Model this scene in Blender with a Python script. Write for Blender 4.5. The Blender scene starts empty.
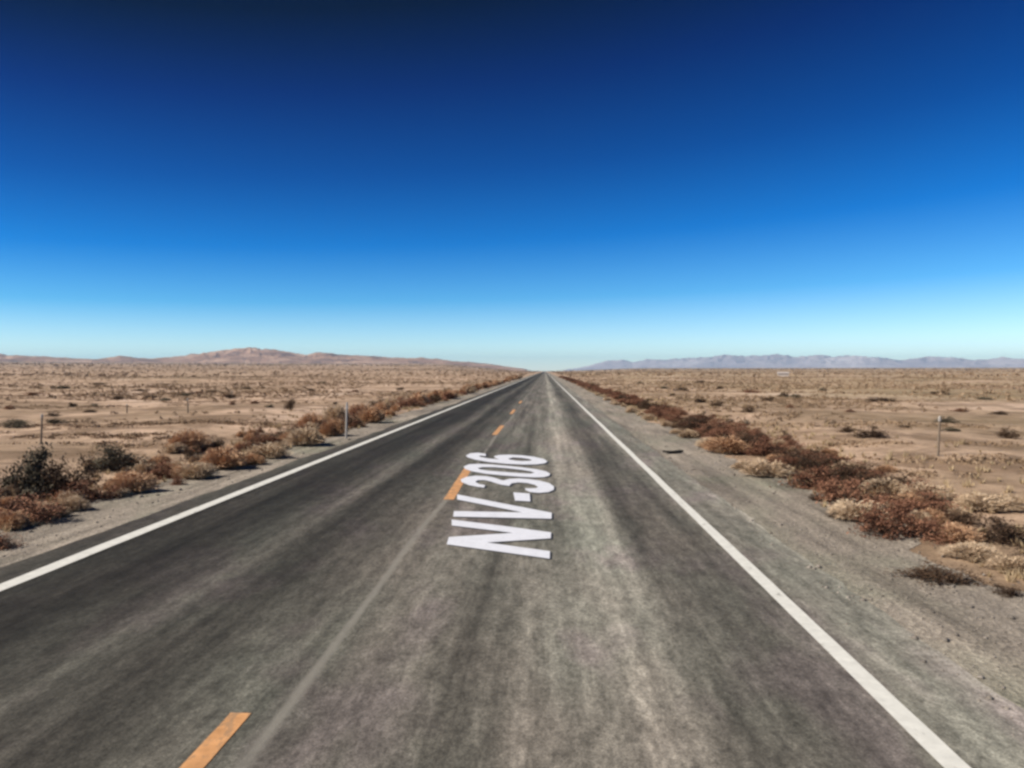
import bpy, bmesh, math, random
import numpy as np
from mathutils import Vector, Matrix
from mathutils.geometry import tessellate_polygon

random.seed(7)
RNG = np.random.default_rng(11)
R = math.radians
scene = bpy.context.scene
COL = scene.collection

# ------------------------------------------------------------------ camera
CAM_H, FPX = 2.1, 760.0
PITCH, YAW = R(-0.98), R(2.49)
cam_data = bpy.data.cameras.new("camera")
cam_data.sensor_width = 36.0
cam_data.lens = FPX / 1024.0 * 36.0
cam_data.clip_start, cam_data.clip_end = 0.05, 90000.0
cam = bpy.data.objects.new("camera", cam_data)
cam.location = (0, 0, CAM_H)
cam.rotation_euler = (math.pi / 2 + PITCH, 0, YAW)
COL.objects.link(cam)
scene.camera = cam
CAM_ROT = cam.rotation_euler.to_matrix()


def ray(px, py):
    return (CAM_ROT @ Vector(((px - 512) / FPX, (384 - py) / FPX, -1.0))).normalized()


# ------------------------------------------------------------------ terrain height
def smooth(a, b, x):
    t = np.clip((x - a) / (b - a), 0, 1)
    return t * t * (3 - 2 * t)


def vnoise(x, y, seed=0):
    x = np.asarray(x, float); y = np.asarray(y, float)
    xi, yi = np.floor(x), np.floor(y)
    fx, fy = x - xi, y - yi
    fx = fx * fx * (3 - 2 * fx); fy = fy * fy * (3 - 2 * fy)
    def h(a, b):
        v = np.sin(a * 127.1 + b * 311.7 + seed * 74.7) * 43758.5453
        return v - np.floor(v)
    return (h(xi, yi) * (1 - fx) + h(xi + 1, yi) * fx) * (1 - fy) + (h(xi, yi + 1) * (1 - fx) + h(xi + 1, yi + 1) * fx) * fy


def fbm(x, y, seed=0, octv=4):
    s, a, t = 0, 1.0, 0
    for i in range(octv):
        s = s + a * vnoise(x * 2 ** i, y * 2 ** i, seed + i); t += a; a *= .5
    return s / t


def height(x, y):
    x = np.asarray(x, float); y = np.asarray(y, float)
    r = np.hypot(x, y)
    out = np.maximum(-7.2 - x, x - 4.4) - r * 0.012
    m = smooth(0, 5, out)
    z = -0.012 + m * ((fbm(x / 9, y / 9, 3, 3) - .5) * .34 + (fbm(x / 45, y / 45, 9, 2) - .5) * .7)
    z = z + smooth(0, .8, out) * (vnoise(x * 1.3, y * 1.3, 5) - .5) * .07
    az = np.degrees(np.arctan2(x, np.maximum(y, 1e-3)))
    az = np.where(y > 0, az, np.sign(x) * 90)
    rise = np.where(az < 0, .0125 * smooth(0.4, 9, -az), .0042 * smooth(.4, 8, az))
    far = np.maximum(r - 350, 0)
    z = z + rise * far * far / (far + 500)
    z = z + m * smooth(300, 1500, r) * (fbm(x / 500, y / 500, 21, 3) - .5) * 5
    return z


def ground_at(px, py, z_extra=0.0):
    """The point of the terrain that a pixel of the photograph sees."""
    d = ray(px, py)
    t = np.linspace(2, 900, 9000)
    x, y, z = d.x * t, d.y * t, CAM_H + d.z * t
    hit = np.nonzero(z <= height(x, y) + z_extra)[0]
    i = hit[0] if len(hit) else len(t) - 1
    return float(x[i]), float(y[i]), float(height(x[i], y[i]))


def road_at(px, py):
    d = ray(px, py)
    t = -CAM_H / d.z
    return d.x * t, d.y * t


# ------------------------------------------------------------------ node helpers
class NT:
    def __init__(self, name):
        self.m = bpy.data.materials.new(name)
        self.m.use_nodes = True
        self.t = self.m.node_tree
        self.t.nodes.clear()
        self.out = self.n('ShaderNodeOutputMaterial')
        self.b = self.n('ShaderNodeBsdfPrincipled')
        self.l(self.b.outputs[0], self.out.inputs[0])
        self.b.inputs['Roughness'].default_value = .9
        self.b.inputs['Specular IOR Level'].default_value = .15
        self.co = self.n('ShaderNodeTexCoord').outputs['Object']

    def n(self, k): return self.t.nodes.new(k)
    def l(self, a, b): self.t.links.new(a, b)

    def put(self, sock, v):
        if hasattr(v, 'links') or isinstance(v, bpy.types.NodeSocket): self.l(v, sock)
        else: sock.default_value = v

    def noise(self, scale, detail=4, rough=.6, stretch=(1, 1, 1), off=(0, 0, 0), co=None, dist=0):
        mp = self.n('ShaderNodeMapping')
        self.l(co or self.co, mp.inputs[0])
        mp.inputs['Scale'].default_value = stretch
        mp.inputs['Location'].default_value = off
        t = self.n('ShaderNodeTexNoise')
        self.l(mp.outputs[0], t.inputs['Vector'])
        t.inputs['Scale'].default_value = scale
        t.inputs['Detail'].default_value = detail
        t.inputs['Roughness'].default_value = rough
        t.inputs['Distortion'].default_value = dist
        return t.outputs['Fac']

    def ramp(self, fac, stops, interp='LINEAR'):
        r = self.n('ShaderNodeValToRGB')
        r.color_ramp.interpolation = interp
        e = r.color_ramp.elements
        while len(e) < len(stops): e.new(.5)
        for i, (p, c) in enumerate(stops):
            e[i].position = p
            e[i].color = (c, c, c, 1) if isinstance(c, (int, float)) else (*c, 1)
        self.l(fac, r.inputs[0])
        return r.outputs[0]

    def mix(self, fac, a, b, mode='MIX'):
        m = self.n('ShaderNodeMix'); m.data_type = 'RGBA'; m.blend_type = mode
        self.put(m.inputs[0], fac)
        for s, v in ((m.inputs[6], a), (m.inputs[7], b)):
            if isinstance(v, tuple): s.default_value = (*v, 1)
            else: self.l(v, s)
        return m.outputs[2]

    def math(self, op, a, b=0.0, c=0.0):
        m = self.n('ShaderNodeMath'); m.operation = op
        self.put(m.inputs[0], a); self.put(m.inputs[1], b); self.put(m.inputs[2], c)
        return m.outputs[0]

    def maprange(self, v, a, b, c=0., d=1.):
        m = self.n('ShaderNodeMapRange')
        self.l(v, m.inputs[0])
        for i, q in zip((1, 2, 3, 4), (a, b, c, d)): m.inputs[i].default_value = q
        return m.outputs[0]

    def axis(self, i):
        s = self.n('ShaderNodeSeparateXYZ'); self.l(self.co, s.inputs[0]); return s.outputs[i]

    def bump(self, h, strength=.4, dist=.02):
        b = self.n('ShaderNodeBump')
        b.inputs['Strength'].default_value = strength; b.inputs['Distance'].default_value = dist
        self.l(h, b.inputs['Height']); self.l(b.outputs[0], self.b.inputs['Normal'])

    def color(self, c): self.put(self.b.inputs['Base Color'], c if not isinstance(c, tuple) else (*c, 1))


def mat_asphalt():
    s = NT('worn_asphalt')
    x = s.axis(0)
    wob = s.noise(.35, 3, .5, (1, .12, 1))
    xw = s.math('ADD', x, s.maprange(wob, .3, .7, -.16, .16))
    f = s.maprange(xw, -6.0, 3.2)
    P = lambda m: (m + 6.0) / 9.2
    # tyre wear and bleached bands along the lanes (position across the road, reflectance)
    prof = [(-6.0, .075), (-5.5, .045), (-5.05, .034), (-4.4, .024), (-3.8, .027), (-3.3, .085), (-2.75, .029), (-2.3, .050),
            (-1.95, .080), (-1.3, .112), (-.75, .105), (-.3, .125), (.15, .15), (.42, .25), (.75, .18), (1.1, .088), (1.45, .070), (1.9, .12), (2.3, .150), (3.2, .170)]
    base = s.ramp(f, [(P(a), b * 1.0) for a, b in prof])
    tint = s.mix(s.ramp(s.noise(.5, 3, .6, (1, .3, 1), (4, 0, 0)), [(.35, 0.), (.65, 1.)]), (1.12, .99, .83), (1.02, 1.01, .83))
    tint = s.mix(s.ramp(s.noise(.9, 3, .6, (1, .4, 1), (14, 3, 0)), [(.52, 0.), (.66, 1.)]), tint, (1.12, .97, .88))
    c = s.mix(1., base, tint, 'MULTIPLY')
    streak = s.ramp(s.noise(3.0, 5, .62, (1, .022, 1), (1, 2, 0)), [(.30, .55), (.5, 1.), (.70, 1.5)])
    c = s.mix(1., c, streak, 'MULTIPLY')
    blot = s.ramp(s.noise(1.5, 6, .68, (1, .16, 1), (7, 1, 0), dist=.5), [(.28, .66), (.5, 1.), (.75, 1.4)])
    c = s.mix(1., c, blot, 'MULTIPLY')
    med = s.ramp(s.noise(9, 5, .7, (1, .33, 1)), [(.30, .58), (.70, 1.5)])
    c = s.mix(1., c, med, 'MULTIPLY')
    grain_f = s.noise(70, 3, .7)
    c = s.mix(1., c, s.ramp(grain_f, [(.3, .6), (.72, 1.5)]), 'MULTIPLY')
    c = s.mix(1., c, s.ramp(s.noise(28, 4, .75, (1, .6, 1), (2, 2, 0)), [(.32, .62), (.68, 1.42)]), 'MULTIPLY')
    # sealed seam beside the centre dashes and wandering cracks
    seam = s.math('ABSOLUTE', s.math('ADD', xw, 1.56))
    sm = s.math('MULTIPLY', s.maprange(seam, .015, .055, 1, 0), s.ramp(s.noise(1.2, 4, .6, (1, .5, 1), (2, 9, 0)), [(.40, 0.), (.52, .75)]))
    c = s.mix(sm, c, (.23, .215, .185))
    s.color(c)
    s.b.inputs['Roughness'].default_value = .88
    s.bump(s.math('ADD', grain_f, s.noise(18, 4, .7)), .35, .012)
    return s.m


def mat_gravel():
    s = NT('shoulder_gravel')
    a = s.ramp(s.noise(.7, 5, .65, (1, .35, 1)), [(.3, (.185, .160, .132)), (.5, (.25, .215, .175)), (.72, (.34, .29, .235))])
    a = s.mix(s.ramp(s.noise(.45, 4, .6, (1, .5, 1), (5, 5, 0)), [(.5, 0.), (.68, .55)]), a, (.18, .19, .135))
    a = s.mix(1., a, s.ramp(s.noise(2.4, 5, .7, (1, .07, 1), (8, 0, 0)), [(.30, .5), (.5, 1.), (.72, 1.4)]), 'MULTIPLY')
    v = s.n('ShaderNodeTexVoronoi'); s.l(s.co, v.inputs['Vector']); v.inputs['Scale'].default_value = 26
    st = s.ramp(v.outputs['Color'], [(0., .68), (1., 1.36)])
    a = s.mix(1., a, st, 'MULTIPLY')
    a = s.mix(1., a, s.ramp(s.noise(90, 3, .7), [(.3, .75), (.7, 1.3)]), 'MULTIPLY')
    s.color(a)
    s.bump(s.math('ADD', v.outputs['Distance'], s.noise(60, 3, .7)), .6, .02)
    return s.m


def mat_ground():
    s = NT('desert_earth')
    n1 = s.noise(.05, 6, .62, off=(3, 1, 0), dist=.8)
    a = s.ramp(n1, [(.32, (.21, .145, .09)), (.43, (.36, .255, .17)), (.53, (.53, .375, .265)), (.68, (.63, .475, .365))])
    n2 = s.noise(.28, 6, .68, off=(9, 4, 0), dist=.6)
    a = s.mix(s.ramp(n2, [(.47, 0.), (.57, .74)]), a, (.18, .118, .070))
    side = s.math('MULTIPLY', s.maprange(s.axis(0), 8, 22, 0, .6), s.ramp(s.noise(.035, 4, .6, off=(5, 2, 0)), [(.38, 0.), (.6, 1.)]))
    a = s.mix(side, a, (.34, .265, .150))
    n3 = s.noise(.011, 4, .6, off=(1, 17, 0))
    a = s.mix(s.ramp(n3, [(.5, 0.), (.66, .5)]), a, (.20, .155, .085))
    a = s.mix(1., a, s.ramp(s.noise(1.6, 6, .7), [(.3, .72), (.7, 1.25)]), 'MULTIPLY')
    a = s.mix(1., a, s.ramp(s.noise(22, 4, .75), [(.3, .75), (.7, 1.25)]), 'MULTIPLY')
    s.color(a)
    s.bump(s.math('ADD', s.noise(9, 6, .7), s.noise(45, 3, .7)), .6, .05)
    return s.m


def mat_foliage(name, dark, mid, light, scale=5.0):
    """Leaves of one plant kind: leaf to leaf and plant to plant variation."""
    s = NT(name)
    g = s.n('ShaderNodeNewGeometry')
    oi = s.n('ShaderNodeObjectInfo')
    f = s.math('ADD', s.math('MULTIPLY', g.outputs['Random Per Island'], .55), s.math('MULTIPLY', s.noise(scale, 3, .6), .75))
    f = s.math('ADD', f, s.math('MULTIPLY', s.math('SUBTRACT', oi.outputs['Random'], .5), .30))
    c = s.ramp(f, [(.22, dark), (.62, mid), (1.0, light)])
    s.color(c)
    s.b.inputs['Roughness'].default_value = .8
    return s.m


def mat_plain(name, col, var=.18, scale=12., rough=.7, worn=None):
    s = NT(name)
    n = s.noise(scale, 5, .65)
    c = s.mix(1., (col), s.ramp(n, [(.3, 1 - var), (.7, 1 + var)]), 'MULTIPLY')
    if worn:
        w = s.ramp(s.noise(worn[1], 6, .72, (1, .5, 1), (5, 2, 0)), [(worn[2], 0.), (worn[2] + .08, worn[3])])
        c = s.mix(w, c, worn[0])
    s.color(c); s.b.inputs['Roughness'].default_value = rough
    return s.m


def mat_hill(name, low, high, dark, sc):
    s = NT(name)
    a = s.ramp(s.noise(sc, 7, .65, (1, 1, 2.5), dist=.4), [(.32, dark), (.5, low), (.68, high)])
    s.color(a); s.bump(s.noise(sc * 3, 7, .7), .5, 60)
    return s.m


M = {
    'asphalt': mat_asphalt(), 'gravel': mat_gravel(), 'ground': mat_ground(),
    'white': mat_plain('white_line_paint', (.62, .61, .56), .12, 9, .7, ((.16, .15, .13), 7, .60, .65)),
    'letter': mat_plain('pale_overlay_letter', (.66, .67, .72), .08, 6, .6, ((.30, .29, .29), 22, .60, .45)),
    'letter_shadow': mat_plain('letter_drop_shadow', (.035, .037, .045), .1, 6, .8),
    'yellow': mat_plain('yellow_dash_paint', (.55, .285, .125), .25, 8, .7, ((.26, .18, .115), 11, .50, .6)),
    'rust': mat_foliage('rust_brown_leaves', (.055, .024, .015), (.175, .080, .048), (.33, .17, .105)),
    'dark': mat_foliage('dark_brown_leaves', (.022, .015, .010), (.065, .038, .024), (.13, .082, .050)),
    'sage': mat_foliage('grey_green_leaves', (.030, .026, .018), (.095, .080, .055), (.21, .180, .125)),
    'straw': mat_foliage('orange_straw_stems', (.26, .14, .075), (.49, .30, .175), (.63, .43, .28)),
    'pale': mat_foliage('pale_straw_stems', (.28, .195, .12), (.49, .36, .24), (.62, .49, .35)),
    'wood': mat_plain('grey_brown_twigs', (.085, .060, .042), .3, 20, .9),
    'scrub': mat_foliage('olive_brown_scrub', (.13, .085, .052), (.27, .185, .115), (.42, .31, .21), .2),
    'grass': mat_foliage('dry_grass_blades', (.26, .19, .10), (.44, .33, .20), (.58, .46, .30), .8),
    'pebble': mat_foliage('pebble_stone', (.12, .105, .09), (.22, .19, .16), (.36, .32, .28), 3),
    'plastic': mat_plain('white_plastic', (.36, .33, .30), .05, 8, .55),
    'postwood': mat_plain('weathered_post', (.20, .155, .115), .25, 15, .9),
    'rubber': mat_plain('torn_rubber', (.018, .017, .016), .3, 15, .75),
    'shedwall': mat_plain('pale_shed_paint', (.50, .44, .39), .08, 2, .7),
    'shedroof': mat_plain('shed_roof_sheet', (.42, .37, .34), .1, 2, .6),
    'hill': mat_hill('reddish_hill_earth', (.37, .225, .150), (.56, .385, .28), (.17, .11, .085), .0045),
    'mount': mat_hill('hazed_mountain_rock', (.40, .35, .36), (.54, .49, .49), (.30, .265, .29), .0009),  # rock tones paled and evened out, extra haze put into the colour
}


# ------------------------------------------------------------------ object helpers
def mesh_np(name, verts, faces_flat, sizes):
    me = bpy.data.meshes.new(name)
    verts = np.asarray(verts, np.float32); faces_flat = np.asarray(faces_flat, np.int32); sizes = np.asarray(sizes, np.int32)
    me.vertices.add(len(verts)); me.vertices.foreach_set('co', verts.ravel())
    me.loops.add(len(faces_flat)); me.loops.foreach_set('vertex_index', faces_flat)
    me.polygons.add(len(sizes))
    starts = np.concatenate(([0], np.cumsum(sizes)[:-1])).astype(np.int32)
    me.polygons.foreach_set('loop_start', starts)
    me.update(calc_edges=True)
    return me


def link(name, me, mat=None, parent=None):
    o = bpy.data.objects.new(name, me)
    COL.objects.link(o)
    if mat is not None and me is not None and not me.materials: me.materials.append(mat)
    if parent is not None: o.parent = parent
    return o


def tag(o, label=None, cat=None, group=None, kind=None):
    for k, v in (('label', label), ('category', cat), ('group', group), ('kind', kind)):
        if v: o[k] = v
    return o


def bm_obj(name, bm, mat, parent=None, smooth_=False):
    me = bpy.data.meshes.new(name)
    bm.normal_update(); bm.to_mesh(me); bm.free()
    if smooth_: me.polygons.foreach_set('use_smooth', [True] * len(me.polygons))
    return link(name, me, mat, parent)


# ------------------------------------------------------------------ world, sun
SUN_EL, SUN_AZ = R(40), R(-108)           # azimuth clockwise from the road's direction
w = bpy.data.worlds.new("World"); scene.world = w; w.use_nodes = True
wn, wl = w.node_tree.nodes, w.node_tree.links
sky = wn.new('ShaderNodeTexSky'); sky.sky_type = 'NISHITA'; sky.sun_disc = False
sky.sun_elevation = SUN_EL; sky.sun_rotation = SUN_AZ
sky.altitude = 1500; sky.air_density = 1.0; sky.dust_density = .3; sky.ozone_density = 3.0
# the deep desert sky: far darker and bluer overhead than at the horizon, a little brighter away from the sun
tc = wn.new('ShaderNodeTexCoord'); sx = wn.new('ShaderNodeSeparateXYZ')
wl.new(tc.outputs['Generated'], sx.inputs[0])
k1 = wn.new('ShaderNodeMath'); k1.operation = 'MULTIPLY_ADD'; k1.inputs[1].default_value = -.30; k1.inputs[2].default_value = 1.0
wl.new(sx.outputs['X'], k1.inputs[0])
dp = wn.new('ShaderNodeMath'); dp.operation = 'MULTIPLY'
wl.new(k1.outputs[0], dp.inputs[0]); wl.new(sx.outputs['Z'], dp.inputs[1])
sr = wn.new('ShaderNodeValToRGB'); sr.color_ramp.interpolation = 'EASE'
SKY = [(0.0, (1.0, 1.05, 1.1)), (.05, (1.26, 1.28, 1.28)), (.085, (1.0, 1.18, 1.27)), (.145, (.28, .74, 1.06)), (.22, (.02, .43, .90)), (.31, (.0, .22, .59)), (.41, (.0, .086, .33)), (.455, (.0, .052, .20)), (.50, (.0, .022, .08)), (.65, (.002, .03, .10)), (1.0, (.01, .06, .20))]
for i_, (p_, c_) in enumerate(SKY):
    e_ = sr.color_ramp.elements
    if i_ >= len(e_): e_.new(p_)
for i_, (p_, c_) in enumerate(SKY):
    e_[i_].position = p_; e_[i_].color = (*c_, 1)
sr.color_ramp.interpolation = 'LINEAR'
of_ = wn.new('ShaderNodeMath'); of_.operation = 'ADD'; of_.inputs[1].default_value = .05
wl.new(dp.outputs['Value'], of_.inputs[0]); wl.new(of_.outputs[0], sr.inputs[0])
mx = wn.new('ShaderNodeMix'); mx.data_type = 'RGBA'; mx.blend_type = 'MULTIPLY'; mx.inputs[0].default_value = 1
wl.new(sky.outputs[0], mx.inputs[6]); wl.new(sr.outputs[0], mx.inputs[7])
wl.new(mx.outputs[2], wn['Background'].inputs[0])
wn['Background'].inputs[1].default_value = .08
sun_d = bpy.data.lights.new("sun", 'SUN'); sun_d.energy = 4.0; sun_d.angle = R(.53); sun_d.color = (1, .93, .83)
sun = bpy.data.objects.new("sun", sun_d); COL.objects.link(sun)
sv = Vector((math.sin(SUN_AZ) * math.cos(SUN_EL), math.cos(SUN_AZ) * math.cos(SUN_EL), math.sin(SUN_EL)))
sun.rotation_euler = sv.to_track_quat('Z', 'Y').to_euler()
scene.view_settings.view_transform = 'Standard'
scene.view_settings.look = 'None'
scene.view_settings.gamma = 1
scene.view_settings.exposure = 0.75
scene.view_settings.use_curve_mapping = False
scene.cycles.filter_width = 2.8
scene.cycles.max_bounces = 6
scene.cycles.volume_bounces = 0

# ------------------------------------------------------------------ ground, hills, mountains
front = np.arange(-48, 48, .3)
angs = np.concatenate((front, np.arange(48, 312, 3.0)))
rad = np.concatenate((np.linspace(.3, 4, 10), 4.2 * (1.032 ** np.arange(0, 266))))
rad = rad[rad < 15500]
A_, R_ = np.meshgrid(np.radians(angs), rad)
gx, gy = np.sin(A_) * R_, np.cos(A_) * R_
gz = height(gx, gy)
nr, na = gx.shape
gv = np.stack((gx, gy, gz), -1).reshape(-1, 3)
ii, jj = np.meshgrid(np.arange(nr - 1), np.arange(na), indexing='ij')
j2 = (jj + 1) % na
q = np.stack((ii * na + jj, ii * na + j2, (ii + 1) * na + j2, (ii + 1) * na + jj), -1)[..., ::-1].reshape(-1)
# close the small disc round the camera's foot
gv = np.vstack((gv, [[0, 0, -.012]]))
fan = np.stack((np.full(na, len(gv) - 1), (np.arange(na) + 1) % na, np.arange(na)), -1).reshape(-1)
gme = mesh_np('ground', gv, np.concatenate((q, fan)), np.concatenate((np.full(len(q) // 4, 4), np.full(na, 3))))
gme.polygons.foreach_set('use_smooth', [True] * len(gme.polygons))
tag(link('ground', gme, M['ground']), kind='structure')


def ridge(name, prof, r0, r1, mat, seed, rough, nseg):
    """A range of hills: skyline heights (azimuth deg, elevation above the plain deg) on real radii, with slopes, gullies and a back."""
    az = np.array([p[0] for p in prof]); el = np.array([p[1] for p in prof])
    a = np.linspace(az[0], az[-1], nseg)
    t = np.linspace(0, 1, 80)
    aa, tt = np.meshgrid(a, t)
    rr = r0 + (r1 - r0) * tt
    x, y = np.sin(np.radians(aa)) * rr, np.cos(np.radians(aa)) * rr
    rc = r0 + (r1 - r0) * .5
    top = np.interp(aa, az, el)
    hz = np.tan(np.radians(np.maximum(top, 0))) * rc
    bell = np.sin(np.pi * tt) ** 2.0
    sc = (r1 - r0) / 13
    g = fbm(x / sc, y / sc, seed, 5)
    g2 = np.abs(fbm(x / sc * 2.1, y / sc * 2.1, seed + 40, 4) - .5) * 2
    z = CAM_H + hz * bell * (1 + rough * (g - .8)) - hz * rough * .45 * g2 * bell
    ends = smooth(0, .03, (aa - az[0]) / (az[-1] - az[0])) * smooth(0, .03, (az[-1] - aa) / (az[-1] - az[0]))
    z = np.where((tt <= 0) | (tt >= 1), -60, z * ends + (ends - 1) * 60)
    v = np.stack((x, y, z), -1).reshape(-1, 3)
    n0, n1 = x.shape
    i, j = np.meshgrid(np.arange(n0 - 1), np.arange(n1 - 1), indexing='ij')
    f = np.stack((i * n1 + j, i * n1 + j + 1, (i + 1) * n1 + j + 1, (i + 1) * n1 + j), -1).reshape(-1)
    me = mesh_np(name, v, f, np.full(len(f) // 4, 4))
    me.polygons.foreach_set('use_smooth', [True] * len(me.polygons))
    return tag(link(name, me, mat), kind='structure')


def azel(px, py):
    d = ray(px, py)
    return math.degrees(math.atan2(d.x, d.y)), math.degrees(math.asin(d.z))


def lift(pts): return [azel(*p) for p in pts]


ridge('hills', lift([(-420, 356), (-300, 350), (-150, 352), (0, 352.5), (40, 354), (75, 357.5), (100, 358), (120, 355.5), (150, 357), (185, 354.5), (205, 350.5), (225, 349), (235, 347.5), (250, 345.5), (262, 347), (275, 346.5), (300, 350.5),
                      (335, 353), (370, 354), (410, 356.5), (450, 359.5), (500, 364.5), (530, 369), (545, 372)]), 4300, 7200, M['hill'], 5, .46, 900)
ridge('mountains', lift([(548, 371.5), (575, 368), (592, 364), (606, 359.5), (622, 358.5), (632, 360), (655, 357.5), (672, 358.5), (690, 356.5), (712, 354.5), (735, 353.5), (748, 355), (768, 353), (790, 354.5), (812, 353.5), (840, 354.5), (862, 353.5), (885, 356), (905, 358), (930, 356), (955, 355.5), (985, 357.5), (1010, 356), (1060, 355), (1150, 352), (1300, 355), (1420, 360)]),
      11800, 14600, M['mount'], 15, .42, 520)

# ------------------------------------------------------------------ haze
HAZE_TOP = 8 + max(v_.co.z for o_ in COL.objects if o_.type == 'MESH' for v_ in o_.data.vertices)
HAZE_LOW = min(v_.co.z for o_ in COL.objects if o_.type == 'MESH' for v_ in o_.data.vertices)
print('haze', HAZE_TOP, HAZE_LOW)
bm = bmesh.new()
bmesh.ops.create_cube(bm, size=1, matrix=Matrix.Translation((0, 0, (HAZE_TOP - 70) / 2)) @ Matrix.Diagonal((31000, 31000, HAZE_TOP + 70, 1)))
hz = bm_obj('haze', bm, None)
hm = bpy.data.materials.new('thin_haze'); hm.use_nodes = True
ht = hm.node_tree; ht.nodes.clear()
ho = ht.nodes.new('ShaderNodeOutputMaterial'); pv = ht.nodes.new('ShaderNodeVolumePrincipled')
pv.inputs['Color'].default_value = (.27, .64, 1.0, 1)
pv.inputs['Density'].default_value = 5.2e-5
pv.inputs['Anisotropy'].default_value = .1
ht.links.new(pv.outputs[0], ho.inputs['Volume'])
hz.data.materials.append(hm)
tag(hz, kind='stuff')

# ------------------------------------------------------------------ road, shoulders, markings
Z_SH, Z_RD, Z_MK, Z_LT = -.006, 0.0, .004, .008


def ystations(y0, near, step, y1):
    ys = list(np.arange(y0, near, step)); y = near
    while y < y1:
        ys.append(y); y *= 1.05
    return np.array(ys + [y1])


def strip(name, xl, xr, y0, y1, z, mat, rag_l=0., rag_r=0., seed=1, step=.12, near=70):
    ys = ystations(y0, near, step, y1)
    fade = np.clip(60 / np.maximum(ys, 60), .15, 1)
    nl = (fbm(ys * .45, ys * 0, seed, 5) - .5) * 2 * rag_l * fade
    nrr = (fbm(ys * .45, ys * 0, seed + 9, 5) - .5) * 2 * rag_r * fade
    nl = nl + (fbm(ys * 2.7, ys * 0 + 5, seed + 3, 3) - .5) * .45 * rag_l * fade
    nrr = nrr + (fbm(ys * 2.7, ys * 0 + 5, seed + 12, 3) - .5) * .45 * rag_r * fade
    n = len(ys)
    v = np.zeros((n * 2, 3))
    v[:n, 0] = xl + nl; v[n:, 0] = xr + nrr
    v[:n, 1] = v[n:, 1] = ys; v[:, 2] = z
    i = np.arange(n - 1)
    f = np.stack((i, i + n, i + n + 1, i + 1), -1).reshape(-1)
    return link(name, mesh_np(name, v, f, np.full(n - 1, 4)), mat)


LX, RX = -5.27, 2.18
tag(strip('gravel_shoulder', -7.15, -5.3, -30, 900, Z_SH, M['gravel'], .75, .0, 31), kind='structure')
tag(strip('gravel_shoulder', 2.5, 4.75, -30, 900, Z_SH, M['gravel'], 0., .75, 47), kind='structure')
tag(strip('road', -5.82, 2.92, -30, 3200, Z_RD, M['asphalt'], .12, .14, 3), kind='structure')
tag(strip('edge_line', LX - .095, LX + .095, -30, 1500, Z_MK, M['white'], .015, .015, 61),
    'long white edge line painted down the left rim of the asphalt', 'road line')
tag(strip('edge_line', RX - .07, RX + .07, -30, 1500, Z_MK, M['white'], .012, .012, 71),
    'long white edge line painted between the wheel tracks and the right gravel shoulder', 'road line')


def dash(xc, y0, y1, wd, label, xe=None):
    xe = xc if xe is None else xe
    ys = np.linspace(y0, y1, 30)
    n = len(ys)
    t = np.linspace(0, 1, n)
    rag = (RNG.random((2, n)) - .5) * .004
    taper = np.ones(n)
    v = np.zeros((2 * n, 3)); xc_ = xc + (xe - xc) * t
    v[:n, 0] = xc_ - wd / 2 * taper + rag[0]; v[n:, 0] = xc_ + wd / 2 * taper + rag[1]
    v[:n, 1] = v[n:, 1] = ys; v[:, 2] = Z_MK
    i = np.arange(n - 1)
    f = np.stack((i, i + n, i + n + 1, i + 1), -1).reshape(-1)
    o = link('centre_dash', mesh_np('centre_dash', v, f, np.full(n - 1, 4)), M['yellow'])
    return tag(o, label, 'road dash', 'yellow dashes along the centre line')


dash(-1.89, 1.2, 4.55, .13, 'yellow centre dash cut off by the bottom edge, closest to the viewer', -1.86)
dash(-1.57, 12.3, 16.5, .17, 'yellow centre dash touching the white NV-306 lettering', -1.66)
dash(-1.66, 24.9, 29.2, .17, 'yellow centre dash just beyond the lettering', -1.64)
dash(-1.66, 37.1, 41.2, .16, 'second yellow centre dash beyond the lettering, small and faint', -1.66)
dash(-1.66, 49.3, 53.3, .15, 'third yellow centre dash beyond the lettering, a tiny speck')

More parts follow.
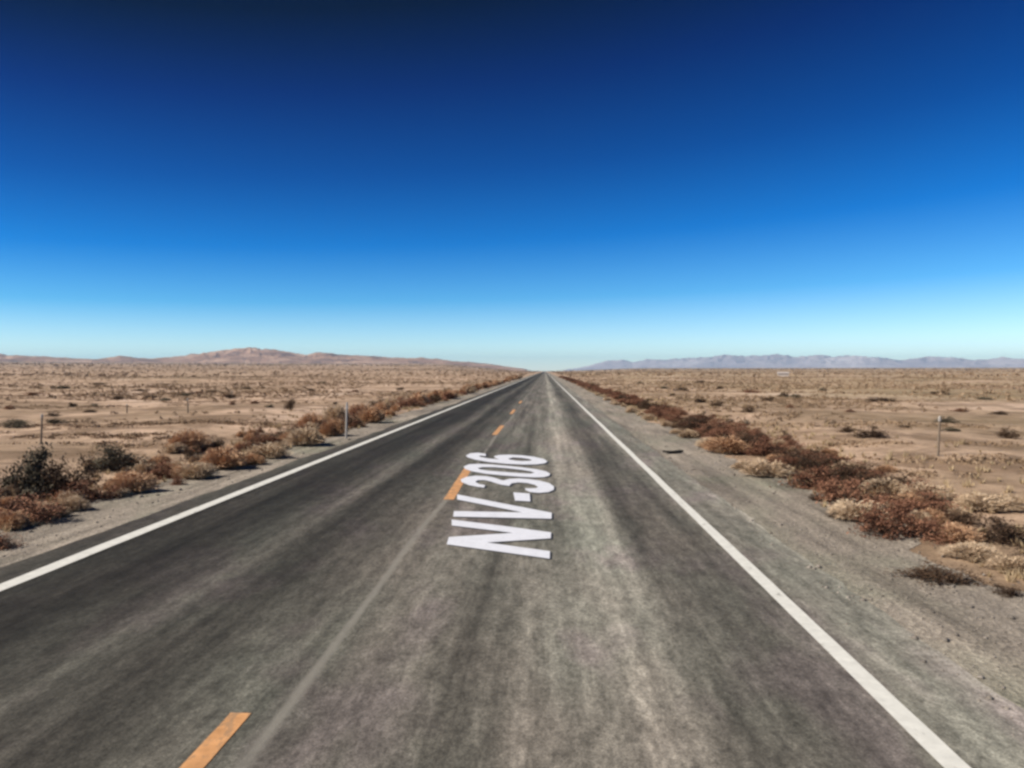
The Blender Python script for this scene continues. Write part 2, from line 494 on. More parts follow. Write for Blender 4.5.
ca = lambda pts: [(450 + x / 8.533, 445 + y / 8.533) for x, y in pts]
cb = lambda pts: [(440 + x / 7.877, 490 + y / 7.877) for x, y in pts]
GLYPHS = [
    (cb([(92, 237), (500, 287), (875, 338), (872, 385), (370, 418), (866, 487), (864, 546), (52, 432), (70, 375), (575, 342), (92, 283)]), None),
    (cb([(135, 38), (500, 110), (880, 183), (878, 230), (104, 213), (110, 170), (650, 180), (135, 78)]), None),
    (ca([(540, 408), (680, 418), (685, 485), (555, 478)]), None),
    (ca([(300, 345), (250, 337), (215, 318), (235, 303), (290, 302), (350, 315), (400, 332), (440, 343), (505, 352), (510, 345), (525, 330), (580, 322), (660, 328), (720, 343), (752, 360), (735, 372), (640, 374),
         (645, 388), (680, 405), (760, 412), (840, 405), (885, 385), (888, 358), (850, 330), (770, 308), (680, 295), (590, 288), (510, 292), (455, 305), (430, 300), (380, 282), (310, 270), (220, 265), (140, 275), (90, 298),
         (100, 320), (160, 345), (230, 360), (290, 367)]), None),
    (ca([(115, 188), (160, 168), (240, 163), (340, 168), (480, 180), (620, 194), (740, 210), (820, 228), (855, 248), (845, 265), (800, 277), (720, 280), (600, 274), (440, 262), (300, 248), (190, 228), (130, 208)]),
     ca([(235, 200), (280, 191), (380, 192), (500, 202), (620, 216), (690, 228), (722, 240), (690, 247), (590, 243), (460, 233), (330, 222), (260, 212)])),
    (ca([(305, 78), (240, 68), (175, 73), (135, 92), (150, 108), (215, 128), (330, 148), (480, 163), (620, 170), (740, 168), (810, 158), (832, 142), (800, 122), (720, 103), (610, 90), (500, 85), (420, 88), (375, 98),
         (385, 112), (420, 126), (330, 118), (265, 106), (245, 97), (265, 92), (305, 97)]),
     ca([(497, 118), (540, 108), (610, 112), (670, 121), (700, 130), (680, 138), (620, 140), (560, 136), (510, 127)])),
]
let = tag(link('road_lettering', None), 'big white NV-306 map overlay lettering laid along the lane beside the yellow dash', 'road lettering')  # map label overlay, added as flat letters on the asphalt
for outer, hole in GLYPHS:
    loops = [[Vector((*road_at(*p), Z_LT)) for p in lp] for lp in (outer, hole) if lp]
    flat = [p for lp in loops for p in lp]
    tris = tessellate_polygon(loops)
    lp_ob = link('letter', mesh_np('letter', [tuple(p) for p in flat], [i for t in tris for i in t], [3] * len(tris)), M['letter'], let)
    loops2 = [[Vector((*road_at(p[0] + 2.0, p[1] + .7), Z_MK)) for p in lp] for lp in (outer, hole) if lp]  # drop shadow of the letters, painted as a dark shifted copy
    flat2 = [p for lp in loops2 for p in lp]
    tag(link('drop_shadow', mesh_np('drop_shadow', [tuple(p) for p in flat2], [i for t in tris for i in t], [3] * len(tris)), M['letter_shadow'], lp_ob))


# ------------------------------------------------------------------ shrubs
def unit_dirs(n):
    v = RNG.normal(size=(n, 3)); return v / np.linalg.norm(v, axis=1)[:, None]


def leaf_mesh(name, cen, dirs, ln, wd):
    """One small leaf-sized quad per centre."""
    n = len(cen)
    side = np.cross(dirs, unit_dirs(n)); side /= np.linalg.norm(side, axis=1)[:, None] + 1e-9
    d, s = dirs * ln[:, None] * .5, side * wd[:, None] * .5
    v = np.stack((cen - d - s * .5, cen - s * .0 + s, cen + d, cen - s), 1).reshape(-1, 3)
    return mesh_np(name, v, np.arange(4 * n), np.full(n, 4))


def tubes(paths):
    """Tapered three-sided twigs along the given polylines [(points, r0, r1)]."""
    vs, fs = [], []
    for pts, r0, r1 in paths:
        b = len(vs); n = len(pts)
        for k, p in enumerate(pts):
            r = r0 + (r1 - r0) * k / (n - 1)
            for q_ in range(3):
                a = q_ * 2.094
                vs.append((p[0] + r * math.cos(a), p[1] + r * math.sin(a), p[2] + .3 * r * math.sin(a + 1)))
        for k in range(n - 1):
            for q_ in range(3):
                q2 = (q_ + 1) % 3
                fs += [b + k * 3 + q_, b + k * 3 + q2, b + k * 3 + 3 + q2, b + k * 3 + 3 + q_]
    return vs, fs


def shrub_meshes(kind, nleaf, nclump, style):
    """Foliage and branches of a shrub about 1 wide and 1 high, standing on its origin."""
    dirs = unit_dirs(nclump * 3); dirs = dirs[dirs[:, 2] > -.05][:nclump]
    rr = RNG.uniform(.45, 1., len(dirs))
    cc = dirs * rr[:, None] * np.array([.42, .42, .80]); cc[:, 2] = np.abs(cc[:, 2]) + .06
    lob = 1 + .25 * np.sin(np.arctan2(cc[:, 1], cc[:, 0]) * RNG.integers(2, 5) + RNG.uniform(0, 6))
    cc[:, :2] *= lob[:, None]; cc[:, 2] *= RNG.uniform(.7, 1.12, len(cc))
    if style == 'mound':
        # rounded tuft of fine upright stems spreading from the crown of the root
        n = nleaf
        d = unit_dirs(n); d[:, 2] = np.abs(d[:, 2]); d[:, 2] += .25; d /= np.linalg.norm(d, axis=1)[:, None]
        t = RNG.uniform(.25, .95, n) ** .7
        az = np.arctan2(d[:, 1], d[:, 0])
        lump = 1 + .16 * np.sin(az * 3 + RNG.uniform(0, 6)) + .1 * np.sin(az * 7 + RNG.uniform(0, 6))
        cen = d * t[:, None] * np.array([.5, .5, .92]) * lump[:, None]
        cen += RNG.normal(size=(n, 3)) * .02; cen[:, 2] = np.abs(cen[:, 2])
        od = d + RNG.normal(size=(n, 3)) * .35; od /= np.linalg.norm(od, axis=1)[:, None]
        me = leaf_mesh(kind + '_foliage', cen, od, RNG.uniform(.08, .2, n), RNG.uniform(.012, .03, n))
    else:
        n = nleaf
        ci = RNG.integers(0, len(cc), n)
        spread = RNG.uniform(.05, .13, len(cc))[ci]
        cen = cc[ci] + RNG.normal(size=(n, 3)) * spread[:, None] * np.array([1, 1, .9])
        cen[:, 2] = np.abs(cen[:, 2]) + .005
        od = unit_dirs(n) + cc[ci] * .8 + np.array([0, 0, .4]); od /= np.linalg.norm(od, axis=1)[:, None]
        me = leaf_mesh(kind + '_foliage', cen, od, RNG.uniform(.035, .10, n), RNG.uniform(.014, .034, n))
    paths = []
    for c in cc[:min(len(cc), 26)]:
        b = np.array([c[0] * .12, c[1] * .12, -.03]); mid = c * np.array([.45, .45, .55]) + RNG.normal(size=3) * .03
        paths.append(([b, mid, c], .016, .007))
        for _ in range(3):
            e = c + RNG.normal(size=3) * .09 + np.array([0, 0, .05])
            paths.append(([mid * .4 + c * .6, e], .006, .002))
    v, f = tubes(paths)
    bme = mesh_np(kind + '_branches', v, f, np.full(len(f) // 4, 4))
    return me, bme


KINDS = {  # kind: (style, near leaves, clumps)
    'rust': ('clump', 2600, 34), 'dark': ('clump', 2200, 30), 'sage': ('clump', 3000, 30), 'straw': ('mound', 5200, 14), 'pale': ('mound', 4600, 12),
}
NAMES = {'rust': 'rust_shrub', 'dark': 'dark_shrub', 'sage': 'sagebrush', 'straw': 'straw_mound', 'pale': 'pale_grass_clump'}
CATS = {'rust': 'shrub', 'dark': 'shrub', 'sage': 'sagebrush', 'straw': 'shrub', 'pale': 'grass clump'}
LIB = {}
for k, (st, nl, nc) in KINDS.items():
    for lod in (0, 1):
        for var in range(6):
            fm, bmh = shrub_meshes(k, nl if lod == 0 else nl // 4, nc if lod == 0 else 20, st)
            if lod:   # far copies: fewer, larger leaf clumps
                co = np.zeros(len(fm.vertices) * 3, np.float32); fm.vertices.foreach_get('co', co)
                co = co.reshape(-1, 4, 3); ce = co.mean(1, keepdims=True)
                fm.vertices.foreach_set('co', (ce + (co - ce) * 2.3).ravel())
            fm.materials.append(M[k]); bmh.materials.append(M['wood'])
            LIB[k, lod, var] = (fm, bmh)
N_SHRUBS = 0


def shrub(kind, x, y, wd, ht_, label, group=None, depth=None, rz=None, lean=0.):
    global N_SHRUBS
    N_SHRUBS += 1
    dist = math.hypot(x, y)
    lod = 0 if dist < 45 else 1
    fm, bmh = LIB[kind, lod, random.randrange(6)]
    loc = (x, y, float(height(x, y)) - .01)
    sc = (wd, depth or wd * random.uniform(.8, 1.15), ht_)
    rz = random.uniform(0, 6.28) if rz is None else rz
    if depth: rz = 0
    if dist > 70:
        o = link(NAMES[kind], fm)
    else:
        o = link(NAMES[kind], None)
        o.empty_display_size = .2
        link('foliage', fm, None, o)
        link('branches', bmh, None, o)
    o.location = loc; o.rotation_euler = (lean, 0, rz); o.scale = sc
    return tag(o, label, CATS[kind], group)


def placed(kind, px, py, wpx, hpx, label, group=None, depth=None):
    """A shrub at the spot of the ground where the photograph shows its foot, at its real size there."""
    x, y, z = ground_at(px, py)
    d = math.hypot(x, y)
    k = y / FPX * 1.02
    wd, hh = wpx * k * 1.26, hpx * k * 1.02
    y += wd * .35
    x *= 1 + wd * .35 / max(y, 1)
    return shrub(kind, x, y, wd, hh, label, group, depth)


GL, GR, GP = 'roadside shrubs on the left verge', 'roadside shrubs on the right verge', 'scattered shrubs out on the plain'
P = placed
# left verge, by hand
P('sage', 30, 500, 52, 56, 'tall grey-green sagebrush with upright twigs, largest clump of the left verge', GL)
P('dark', 68, 502, 46, 50, 'nearly black shrub standing in for the shaded side of the tall sagebrush', GL)  # dark plant added to imitate the deep shade in the sagebrush clump
P('sage', 117, 474, 50, 30, 'low dark grey-green sagebrush behind the rust shrubs of the left verge', GL)
P('straw', 21, 494, 24, 14, 'small orange straw mound at the foot of the tall sagebrush', GL)
P('rust', 84, 505, 52, 27, 'long low rust-red shrub in front of the nearly black shade shrub', GL)
P('rust', 30, 527, 56, 34, 'broad rust-red shrub next to the left frame edge', GL)
P('rust', -4, 553, 40, 22, 'dark rust shrub cut by the left frame edge, nearest on that verge', GL)
P('straw', 133, 496, 38, 22, 'rounded tan straw mound at the gravel edge, closest to the rust-red shrubs', GL)
P('rust', 160, 481, 42, 20, 'dark rust shrub between two tan straw mounds', GL)
P('pale', 197, 481, 34, 17, 'pale straw mound at the gravel edge between rust and orange shrubs', GL)
P('dark', 193, 464, 22, 22, 'dark brown shrub directly below a tan mound', GL)
P('straw', 189, 452, 36, 21, 'tan mound topping the dark brown shrub on the left verge', GL)
P('rust', 178, 486, 14, 12, 'little reddish tuft squeezed beside the pale straw mound', GL)
P('straw', 225, 471, 38, 23, 'bright orange rounded mound at the gravel edge, the most vivid one', GL)
P('dark', 216, 452, 17, 16, 'small dark tuft behind the bright orange mound', GL)
P('rust', 209, 467, 18, 16, 'small red tuft leaning against the bright orange mound', GL)
P('rust', 250, 452, 28, 13, 'dark rust shrub at the near end of the slanting dark row', GL)
P('rust', 268, 445, 28, 13, 'dark rust shrub second in the slanting dark row', GL)
P('dark', 284, 439, 24, 12, 'dark shrub third in the slanting dark row', GL)
P('rust', 299, 434, 22, 11, 'rust shrub at the far end of the slanting dark row', GL)
P('pale', 268, 460, 40, 15, 'wide pale grass clump in front of the slanting dark row', GL)
P('straw', 252, 466, 24, 12, 'low tan tuft between the bright orange mound and the pale clump', GL)
P('pale', 306, 447, 34, 19, 'pale yellowish mound short of the white marker post', GL)
P('straw', 333, 437, 24, 18, 'orange mound right against the white marker post', GL)
P('dark', 322, 432, 14, 10, 'small dark tuft between pale and orange mounds by the marker post', GL)
P('rust', 340, 424, 24, 12, 'dark rust shrub just behind the white marker post', GL)
P('rust', 357, 428, 16, 10, 'small rust tuft just past the white marker post', GL)
P('sage', 362, 418, 16, 12, 'grey-green shrub just past the white marker post', GL)
P('dark', 374, 415, 18, 9, 'dark shrub two steps past the white marker post', GL)
# out on the left plain
P('dark', 290, 410, 11, 15, 'upright dark brown shrub alone on the left plain', GP)
P('sage', 16, 429, 20, 13, 'pale-topped grey shrub alone near the left frame edge', GP)
P('dark', 53, 417, 13, 6, 'flat dark shrub beside the white-topped post at far left', GP)
P('sage', 56, 424, 18, 6, 'low grey shrub just in front of the flat dark one', GP)
for i, (px, py, w_, h_) in enumerate([(90, 413, 14, 5), (95, 407, 8, 4), (73, 407, 8, 5), (200, 394, 8, 3), (212, 393, 9, 4), (184, 396, 9, 3), (231, 398, 12, 5), (232, 405, 6, 4), (150, 398, 12, 4), (165, 401, 10, 4), (120, 400, 12, 5), (34, 396, 16, 5),
                                       (140, 391, 10, 3), (60, 389, 14, 4), (100, 385, 12, 3), (255, 404, 10, 4), (335, 405, 5, 4), (270, 408, 8, 5), (310, 391, 8, 3), (355, 392, 8, 3), (400, 390, 8, 3), (322, 384, 8, 3), (246, 389, 9, 3), (10, 410, 10, 5)]):
    P(('dark', 'sage', 'dark', 'rust')[i % 4], px, py, w_, h_, 'small dark shrub among the dry scrub of the left plain', 'tiny shrubs of the left plain')

# tufts that fill the gaps between the named shrubs
for _ in range(64):
    yy_ = 8.5 + 17 * random.random() ** 1.2
    k = random.choice(('pale', 'straw', 'pale', 'straw', 'rust'))
    s_ = random.uniform(.3, .62)
    shrub(k, random.uniform(-9.6, -6.75 - .01 * yy_), yy_, s_, s_ * random.uniform(.4, .6),
          {'pale': 'little pale grass tuft filling a gap in the near left verge', 'straw': 'little orange-tan tuft filling a gap in the near left verge', 'rust': 'little rust tuft filling a gap in the near left verge'}[k],
          {'pale': 'pale gap tufts', 'straw': 'orange-tan gap tufts', 'rust': 'rust gap tufts'}[k] + ' of the left verge')
for _ in range(44):
    yy_ = 7.5 + 13 * random.random()
    k = random.choice(('pale', 'straw', 'pale', 'rust', 'dark'))
    s_ = random.uniform(.3, .6)
    shrub(k, random.uniform(4.75 + (20 - yy_) * .01, 7.0), yy_, s_, s_ * random.uniform(.32, .5),
          {'pale': 'little pale grass tuft filling a gap in the near right verge', 'straw': 'little orange-tan tuft filling a gap in the near right verge', 'rust': 'little rust tuft filling a gap in the near right verge',
           'dark': 'little dark tuft filling a gap in the near right verge'}[k], {'pale': 'pale', 'straw': 'orange-tan', 'rust': 'rust', 'dark': 'dark'}[k] + ' gap tufts of the right verge')

# right verge, by hand
P('dark', 698, 438, 18, 7, 'tiny dark shrub at the gravel edge beyond the dark rubber strip', GR)
P('straw', 728, 455, 36, 17, 'tan mound at the gravel edge with a dark foot, nearest the rubber strip', GR)
P('dark', 711, 449, 14, 9, 'small dark tuft on the near corner of the tan mound by the rubber strip', GR)
P('pale', 765, 479, 42, 16, 'pale greenish grass clump at the gravel edge', GR)
P('pale', 745, 471, 24, 9, 'small pale grass clump on the gravel edge between two bigger ones', GR)
P('rust', 815, 492, 48, 28, 'bright rust shrub at the gravel edge, nearer of the two red ones', GR)
P('rust', 842, 507, 46, 32, 'deep red-brown shrub behind the tan tuft on the right verge', GR)
P('pale', 858, 524, 48, 18, 'tan straw tuft bulging onto the gravel below the red-brown shrub', GR)
P('dark', 838, 521, 22, 8, 'dark low tuft standing in for the shadow at the near foot of the tan straw tuft', GR)  # dark plant put in for the bush's shadow on the gravel
P('dark', 818, 502, 18, 8, 'dark low tuft at the foot of the bright rust shrub', GR)
P('rust', 886, 541, 58, 36, 'broad rust-brown shrub spreading onto the gravel, second from the right edge', GR)
P('rust', 930, 545, 44, 26, 'dull brown shrub between the broad rust one and the dark right-hand one', GR)
P('dark', 1005, 548, 56, 30, 'very dark shrub cut by the right frame edge', GR)
P('dark', 962, 530, 34, 20, 'dark brown shrub behind the dull brown one', GR)
P('pale', 975, 563, 46, 15, 'flat tan grass clump in front of the very dark shrub', GR)
P('pale', 1015, 578, 40, 16, 'flat tan grass clump at the right frame edge', GR)
P('dark', 938, 587, 56, 20, 'low matted dark brown clump lying alone on the gravel shoulder', GR)
P('dark', 1008, 598, 22, 12, 'little dark tuft on the gravel nearest the right frame edge', GR)
P('pale', 885, 497, 40, 15, 'pale straw clump behind the broad rust-brown shrub', GR)
P('pale', 925, 503, 44, 15, 'pale straw clump behind the dull brown shrub', GR)
P('straw', 908, 514, 32, 17, 'pinkish straw clump between the red-brown shrub and the pale clumps', GR)
P('pale', 985, 515, 48, 16, 'pale straw clump behind the very dark shrub', GR)
for px, py, w_, h_, l_ in [(762, 458, 32, 17, 'dark red shrub at the near start of the dark back row'), (788, 466, 34, 19, 'dark brown shrub second in the dark back row'), (812, 474, 36, 20, 'dark brown shrub third in the dark back row'),
                           (838, 483, 36, 22, 'dark brown shrub fourth in the dark back row'), (862, 494, 34, 22, 'dark brown shrub at the far right end of the dark back row')]:
    P('dark' if px > 770 else 'rust', px, py, w_, h_, l_, GR)
P('dark', 785, 445, 18, 13, 'round dark brown shrub just behind the dark back row', GR)
P('rust', 757, 437, 14, 9, 'small red-brown tuft behind the rust row on the right', GR)
# out on the right plain
P('dark', 871, 439, 30, 11, 'wide dark brown shrub on the right plain, larger of a close pair', GP)
P('dark', 848, 433, 16, 8, 'small dark brown shrub on the right plain, smaller of a close pair', GP)
P('dark', 1009, 439, 20, 12, 'dark brown shrub on the right plain close to the frame edge', GP)
P('dark', 749, 413, 11, 8, 'round dark shrub alone on the right plain above the rust row', GP)
P('dark', 717, 407, 14, 6, 'flat dark shrub on the right plain, longer of two neighbours', GP)
P('dark', 701, 403, 10, 6, 'small dark shrub on the right plain, rounder of two neighbours', GP)
P('dark', 782, 397, 10, 6, 'dark shrub on the right plain just below the pale shed', GP)
P('sage', 946, 423, 22, 6, 'flat grey-green shrub beside the white-topped post on the right plain', GP)
P('sage', 952, 432, 16, 5, 'low dark green shrub beside the post on the right plain', GP)
for i, (px, py, w_, h_) in enumerate([(681, 391, 11, 4), (664, 389, 8, 3), (719, 389, 9, 4), (752, 393, 16, 4), (672, 396, 6, 4), (746, 426, 9, 6), (730, 424, 8, 6), (790, 408, 9, 4), (768, 401, 14, 4), (794, 398, 12, 4), (649, 401, 6, 3), (716, 417, 12, 3), (880, 402, 30, 4),
                                      (822, 391, 10, 3), (905, 428, 12, 3), (850, 412, 10, 3), (940, 395, 16, 4), (985, 400, 18, 4), (830, 424, 10, 4), (960, 412, 14, 4), (1000, 415, 16, 4), (640, 384, 8, 3), (700, 383, 9, 3)]):
    P(('dark', 'sage', 'dark', 'rust')[i % 4], px, py, w_, h_, 'small dark shrub scattered over the dry right plain', 'tiny shrubs of the right plain')

# the long rows that run on beside the road, plant by plant
y = 25.5
while y < 230:
    gap = .75 + y * .016
    for _ in range(1 if random.random() < .45 else 2):
        k = random.choice(('rust', 'rust', 'dark', 'straw', 'pale', 'straw'))
        s_ = random.uniform(.55, 1.1) * (1 + y * .002)
        col = {'rust': 'rust-brown', 'dark': 'dark brown', 'straw': 'orange-tan', 'pale': 'pale straw'}[k]
        shrub(k, random.uniform(-8.6, -7.0), y + random.uniform(0, gap), s_, s_ * random.uniform(.5, .75),
              col + ' shrub in the far stretch of the verge row beyond the white marker post', 'left verge row, ' + col)
    y += gap * random.uniform(.9, 1.5)
y = 19.5
while y < 260:
    gap = .42 + y * .013
    for _ in range(2):
        k = random.choice(('rust', 'rust', 'rust', 'dark', 'rust', 'dark'))
        s_ = random.uniform(.7, 1.15) * (1 + y * .002)
        col = {'rust': 'rust-brown', 'dark': 'dark brown'}[k]
        shrub(k, random.uniform(4.95, 6.5), y + random.uniform(0, gap), s_, s_ * random.uniform(.30, .46),
              col + ' shrub in the unbroken far row along the right verge', 'right verge row, ' + col)
    y += gap * random.uniform(.9, 1.4)
for _ in range(40):
    yy_ = 11 + 11 * random.random()
    k = random.choice(('rust', 'dark', 'rust', 'dark', 'rust'))
    s_ = random.uniform(.55, .95)
    shrub(k, random.uniform(4.9, 6.1) + (yy_ - 9) * .035, yy_, s_ * 1.2, s_ * random.uniform(.32, .46),
          {'rust': 'low rust-brown shrub inside the dense near stretch of the right verge row', 'dark': 'low dark brown shrub inside the dense near stretch of the right verge row'}[k], 'near right verge row, ' + k)
y = 14.
while y < 90:
    if random.random() < .6:
        s_ = random.uniform(.35, .7)
        shrub('pale', random.uniform(4.35, 4.9), y, s_, s_ * .45, 'pale dry grass clump along the edge of the right gravel shoulder', 'pale clumps edging the right gravel')
    y += .9 + y * .03
print('shrubs', N_SHRUBS)

# ------------------------------------------------------------------ ground cover nobody could count
def scatter_polar(n, r0, r1, power=1.0):
    r = r0 + (r1 - r0) * RNG.random(n) ** power
    a = np.radians(RNG.uniform(-46, 43, n))
    return np.sin(a) * r, np.cos(a) * r


def tri_cloud(x, y, wd, ht_, K, leafs):
    n = len(x)
    z = height(x, y)
    d = unit_dirs(n * K); d[:, 2] = np.abs(d[:, 2])
    t = RNG.uniform(.4, 1, (n * K, 1))
    scl = np.repeat(np.stack((wd * .5, wd * .5, ht_), -1), K, 0)
    cen = d * t * scl + np.repeat(np.stack((x, y, z), -1), K, 0)
    ls = np.repeat(leafs, K)[:, None]
    v = np.stack([cen + unit_dirs(n * K) * ls for _ in range(3)], 1).reshape(-1, 3)
    return v


xs, ys, ws, hs, ks = [], [], [], [], []
def keep(x, y):
    left_ok = x < -8.2 - .004 * y
    right_ok = x > 6.8 + .004 * y
    dens = fbm(x / 16, y / 16, 77, 4) + .35 * (fbm(x / 120, y / 120, 78, 3) - .5)
    return (left_ok | right_ok) & (dens > RNG.uniform(.38, .66, len(x)))
parts_ = []
for n, r0, r1, pw, w0, w1, K, lf in ((14000, 9, 75, .7, .08, .42, 22, .05), (24000, 55, 320, .75, .2, .85, 16, .11), (22000, 300, 1500, .75, .9, 3.2, 12, .5), (12000, 1400, 4200, .8, 3, 9, 8, 2.0)):
    x, y = scatter_polar(n, r0, r1, pw)
    m = keep(x, y); x, y = x[m], y[m]
    wd = RNG.uniform(w0, w1, len(x)); h_ = wd * RNG.uniform(.3, .55, len(x)) if r0 < 300 else np.minimum(wd * .3, 1.0)
    parts_.append(tri_cloud(x, y, wd, h_, K, wd * lf / ((w0 + w1) / 2) * .9))
# denser brown mats of the same scrub, long and narrow across the plain
for px, py, w_, d_, cnt in ((150, 424, 5.5, 1.5, 520), (205, 421, 6.5, 1.2, 480), (125, 436, 4.0, 1.2, 380), (180, 446, 4.0, .9, 300), (60, 408, 7, 2.2, 420), (250, 402, 7, 2.5, 380), (110, 396, 14, 4, 520), (30, 391, 16, 5, 420), (200, 388, 18, 5, 420),
                            (330, 396, 6, 2.5, 240), (900, 424, 6, 1.6, 300), (830, 446, 5, .9, 260), (940, 473, 5, .8, 260), (1010, 462, 4, .8, 200), (880, 400, 14, 3, 380), (960, 388, 18, 6, 420), (820, 388, 12, 4, 300), (720, 384, 16, 5, 300)):
    cx_, cy_, _z = ground_at(px, py)
    cnt = int(cnt * .7)
    x = cx_ + RNG.normal(0, .45, cnt) * w_; y = cy_ + RNG.normal(0, .45, cnt) * d_ + .25 * (x - cx_) * RNG.uniform(-1, 1)
    m = ((x < -7.6) | (x > 7)) & (fbm(x / 1.4, y / .9, 91, 3) > .44)
    x, y = x[m], y[m]
    wd = RNG.uniform(.18, .5, len(x)) * max(1, cy_ / 50)
    parts_.append(tri_cloud(x, y, wd, wd * .16, 20, wd * .11))
v = np.concatenate(parts_)
sme = mesh_np('desert_scrub', v, np.arange(len(v)), np.full(len(v) // 3, 3))
tag(link('desert_scrub', sme, M['scrub']), kind='stuff')

# dry grass along the verges and between the near shrubs
n = 5200
gyy = 6 + 75 * RNG.random(n) ** 1.6
left = RNG.random(n) < .5
gxx = np.where(left, -6.9 - np.abs(RNG.normal(0, 2.2, n)), 4.5 + np.abs(RNG.normal(0, 2.2, n)))
gxx += (fbm(gyy * .5, gxx * .0, 66, 4) - .5) * .8
m = fbm(gxx / 1.7, gyy / 1.7, 12, 3) > RNG.uniform(.40, .62, n)
gxx, gyy = gxx[m], gyy[m]; n = len(gxx); K = 16
base = np.repeat(np.stack((gxx, gyy, height(gxx, gyy)), -1), K, 0)
sz = np.repeat(RNG.uniform(.06, .2, n), K)
d = unit_dirs(n * K) * .55; d[:, 2] = np.abs(d[:, 2]) + .45
tip = base + d * sz[:, None]
foot = base + np.stack((d[:, 0], d[:, 1], d[:, 2] * 0), -1) * sz[:, None] * .25
sd = unit_dirs(n * K); sd[:, 2] = 0; sd *= (.006 + .0004 * base[:, 1])[:, None]
v = np.stack((foot - sd, foot + sd, tip), 1).reshape(-1, 3)
tag(link('dry_grass', mesh_np('dry_grass', v, np.arange(len(v)), np.full(len(v) // 3, 3)), M['grass']), kind='stuff')

# loose stones on the shoulders
n = 5200
pyy = 2 + 40 * RNG.random(n) ** 1.7
left = RNG.random(n) < .45
pxx = np.where(left, RNG.uniform(-7.8, -5.9, n), np.where(RNG.random(n) < .22, 2.93 - np.abs(RNG.normal(0, .16, n)), RNG.uniform(2.9, 5.2, n)))
pr = RNG.gamma(1.8, .0055, n) + .003
oct_ = np.array([[1, 0, 0], [-1, 0, 0], [0, 1, 0], [0, -1, 0], [0, 0, 1], [0, 0, -1]], float)
v = oct_[None] * pr[:, None, None] * RNG.uniform(.65, 1.3, (n, 6, 1)) * np.array([1, 1, .65])
v += np.stack((pxx, pyy, np.full(n, Z_SH) + pr * .25), -1)[:, None]
of = np.array([[0, 2, 4], [2, 1, 4], [1, 3, 4], [3, 0, 4], [2, 0, 5], [1, 2, 5], [3, 1, 5], [0, 3, 5]])
f = (of[None] + (np.arange(n) * 6)[:, None, None]).reshape(-1)
tag(link('loose_gravel', mesh_np('loose_gravel', v.reshape(-1, 3), f, np.full(n * 8, 3)), M['pebble']), kind='stuff')

# ------------------------------------------------------------------ marker post, fence posts, rubber strip, shed
def loft(bm, rings):
    prev = None
    for ring in rings:
        vs = [bm.verts.new(p) for p in ring]
        if prev:
            for i in range(len(vs)):
                j = (i + 1) % len(vs)
                bm.faces.new((prev[i], prev[j], vs[j], vs[i]))
        else:
            bm.faces.new(vs[::-1])
        prev = vs
    bm.faces.new(prev)


x, y, z = ground_at(346, 439)
mk = tag(link('marker_post', None), 'slim white flexible marker post standing on the left gravel shoulder', 'marker post')
mk.location = (x, y, z); mk.rotation_euler = (R(-1.5), R(1.5), R(6))
bm = bmesh.new()
sec = [(-.033, .012), (-.018, -.004), (0, -.010), (.018, -.004), (.033, .012), (.03, .02), (.0, .0), (-.03, .02)]
rings = [[(a * s, b * s, zz) for a, b in sec] for zz, s in ((-.1, 1), (.3, 1), (.7, 1), (1.05, 1), (1.10, .92), (1.135, .7), (1.15, .35))]
loft(bm, rings)
bm_obj('post_blade', bm, M['plastic'], mk)
bm = bmesh.new()
loft(bm, [[(a * .95, b, zz) for a, b in ((-.027, -.016), (.027, -.016), (.027, -.0125), (-.027, -.0125))] for zz in (.93, 1.03)])
bm_obj('reflector', bm, mat_plain('grey_reflector', (.5, .5, .5), .05, 20, .3), mk)


def fence_post(px, py, htp, label, lean):
    x, y, z = ground_at(px, py)
    h_ = htp * y / FPX
    t = tag(link('fence_post', None), label, 'post', 'white-topped posts out on the plain')
    t.location = (x, y, z); t.rotation_euler = (R(lean), R(lean * .7), random.uniform(0, 3))
    r = max(.026, .0009 * y)
    bm = bmesh.new()
    ring = lambda rr, zz, j: [(rr * math.cos(a * .785 + .2) * (1 + .08 * math.sin(a * 2 + j)), rr * math.sin(a * .785 + .2), zz) for a in range(8)]
    loft(bm, [ring(r, -.2, 0), ring(r * 1.02, h_ * .3, 1), ring(r * .95, h_ * .6, 2), ring(r * .9, h_ * .88, 3)])
    bm_obj('shaft', bm, M['postwood'], t)
    bm = bmesh.new()
    loft(bm, [ring(r * 1.2, h_ * .87, 0), ring(r * 1.3, h_ * .93, 1), ring(r * 1.1, h_ * .97, 2), ring(r * .7, h_, 3)])
    bm_obj('white_top', bm, M['plastic'], t)


fence_post(41, 444, 31, 'thin post with a white top behind the tall sagebrush', 2)
fence_post(188, 413, 15, 'short white-topped post standing alone on the bare left plain', -1)
fence_post(127, 413, 9, 'small white-topped post between the two other left plain posts', 1)
fence_post(232, 398, 7, 'tiniest white-topped post, farthest out on the left plain', 0)
fence_post(938, 456, 39, 'dark weathered post with a pale top on the right plain', 1.5)

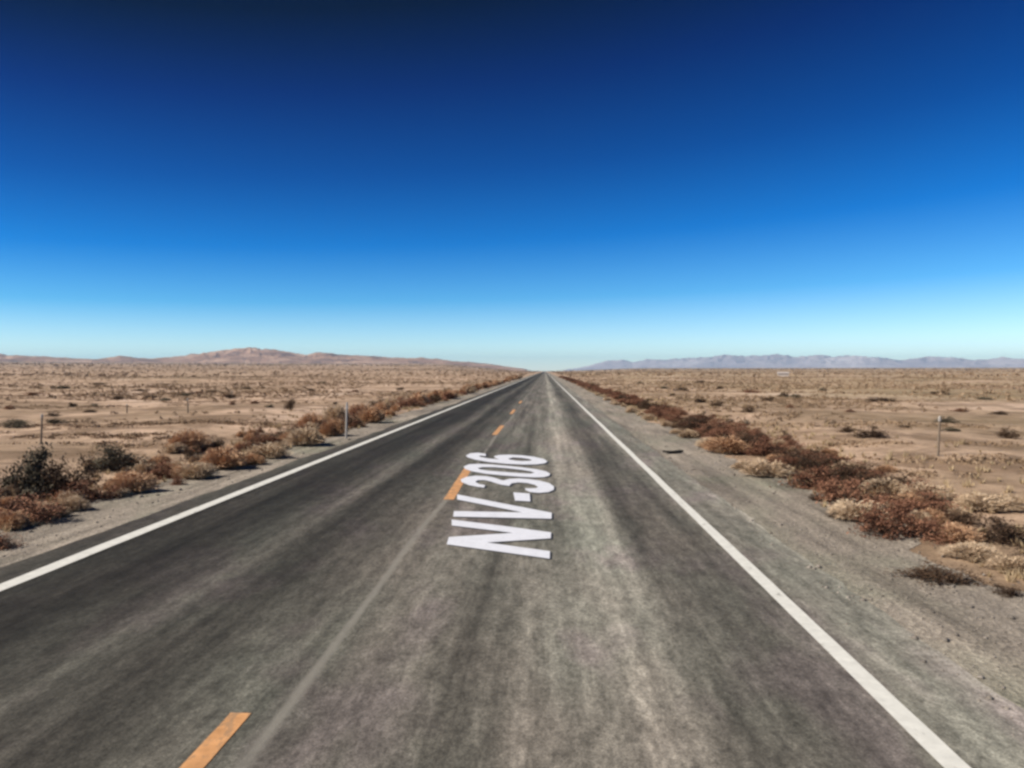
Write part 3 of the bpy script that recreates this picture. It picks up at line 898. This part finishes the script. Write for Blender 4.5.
x0, y0 = road_at(664, 455.5); x1, y1 = road_at(682, 451)
rs = link('rubber_strip', None)
bm = bmesh.new()
n = 16
for k in range(n):          # curled, ragged strip with tread bars across it
    t = k / (n - 1)
    cx = (t - .5) * .52; cz = .012 + .022 * (2 * t - 1) ** 2
    wl_, wr_ = .075 + .02 * math.sin(k * 2.1), .075 + .02 * math.cos(k * 1.7)
    th = .04 if k % 2 else .055
    for p in ((cx, -wl_, cz), (cx, wr_, cz), (cx, wr_, cz + th), (cx, -wl_, cz + th)): bm.verts.new(p)
bm.verts.ensure_lookup_table()
for k in range(n - 1):
    for a in range(4):
        b = (a + 1) % 4
        bm.faces.new([bm.verts[i] for i in (k * 4 + a, k * 4 + b, k * 4 + 4 + b, k * 4 + 4 + a)])
bm.faces.new([bm.verts[i] for i in (3, 2, 1, 0)]); bm.faces.new([bm.verts[i] for i in range(n * 4 - 4, n * 4)])
me = bpy.data.meshes.new('rubber_strip'); bm.normal_update(); bm.to_mesh(me); bm.free(); me.materials.append(M['rubber'])
bpy.data.objects.remove(rs)
rs = link('rubber_strip', me)
rs.location = ((x0 + x1) / 2, (y0 + y1) / 2, Z_SH); rs.rotation_euler = (0, 0, math.atan2(y1 - y0, x1 - x0) * .45)
tag(rs, 'black curled strip of rubber lying alone on the right gravel shoulder', 'debris')

d = ray(783, 377.5); yy = 330.; xx = d.x / d.y * yy
zz = float(height(xx, yy))
sh = tag(link('pale_shed', None), 'tiny pale shed far out on the right plain under the mountains', 'shed')
sh.location = (xx, yy, max(zz, CAM_H + (371 - 378.5) / FPX * yy)); sh.rotation_euler = (0, 0, R(-12))
bm = bmesh.new()
prof = [(-1.3, -.8), (1.3, -.8), (1.3, 1.4), (0, 1.9), (-1.3, 1.4)]
loft(bm, [[(xq, a, b) for a, b in prof] for xq in (-2.2, 2.2)])
bm_obj('wall', bm, M['shedwall'], sh)
bm = bmesh.new()
rp = [(-1.6, 1.34), (0, 1.96), (1.6, 1.34), (1.6, 1.44), (0, 2.06), (-1.6, 1.44)]
loft(bm, [[(xq, a, b) for a, b in rp] for xq in (-2.45, 2.45)])
bm_obj('roof', bm, M['shedroof'], sh)
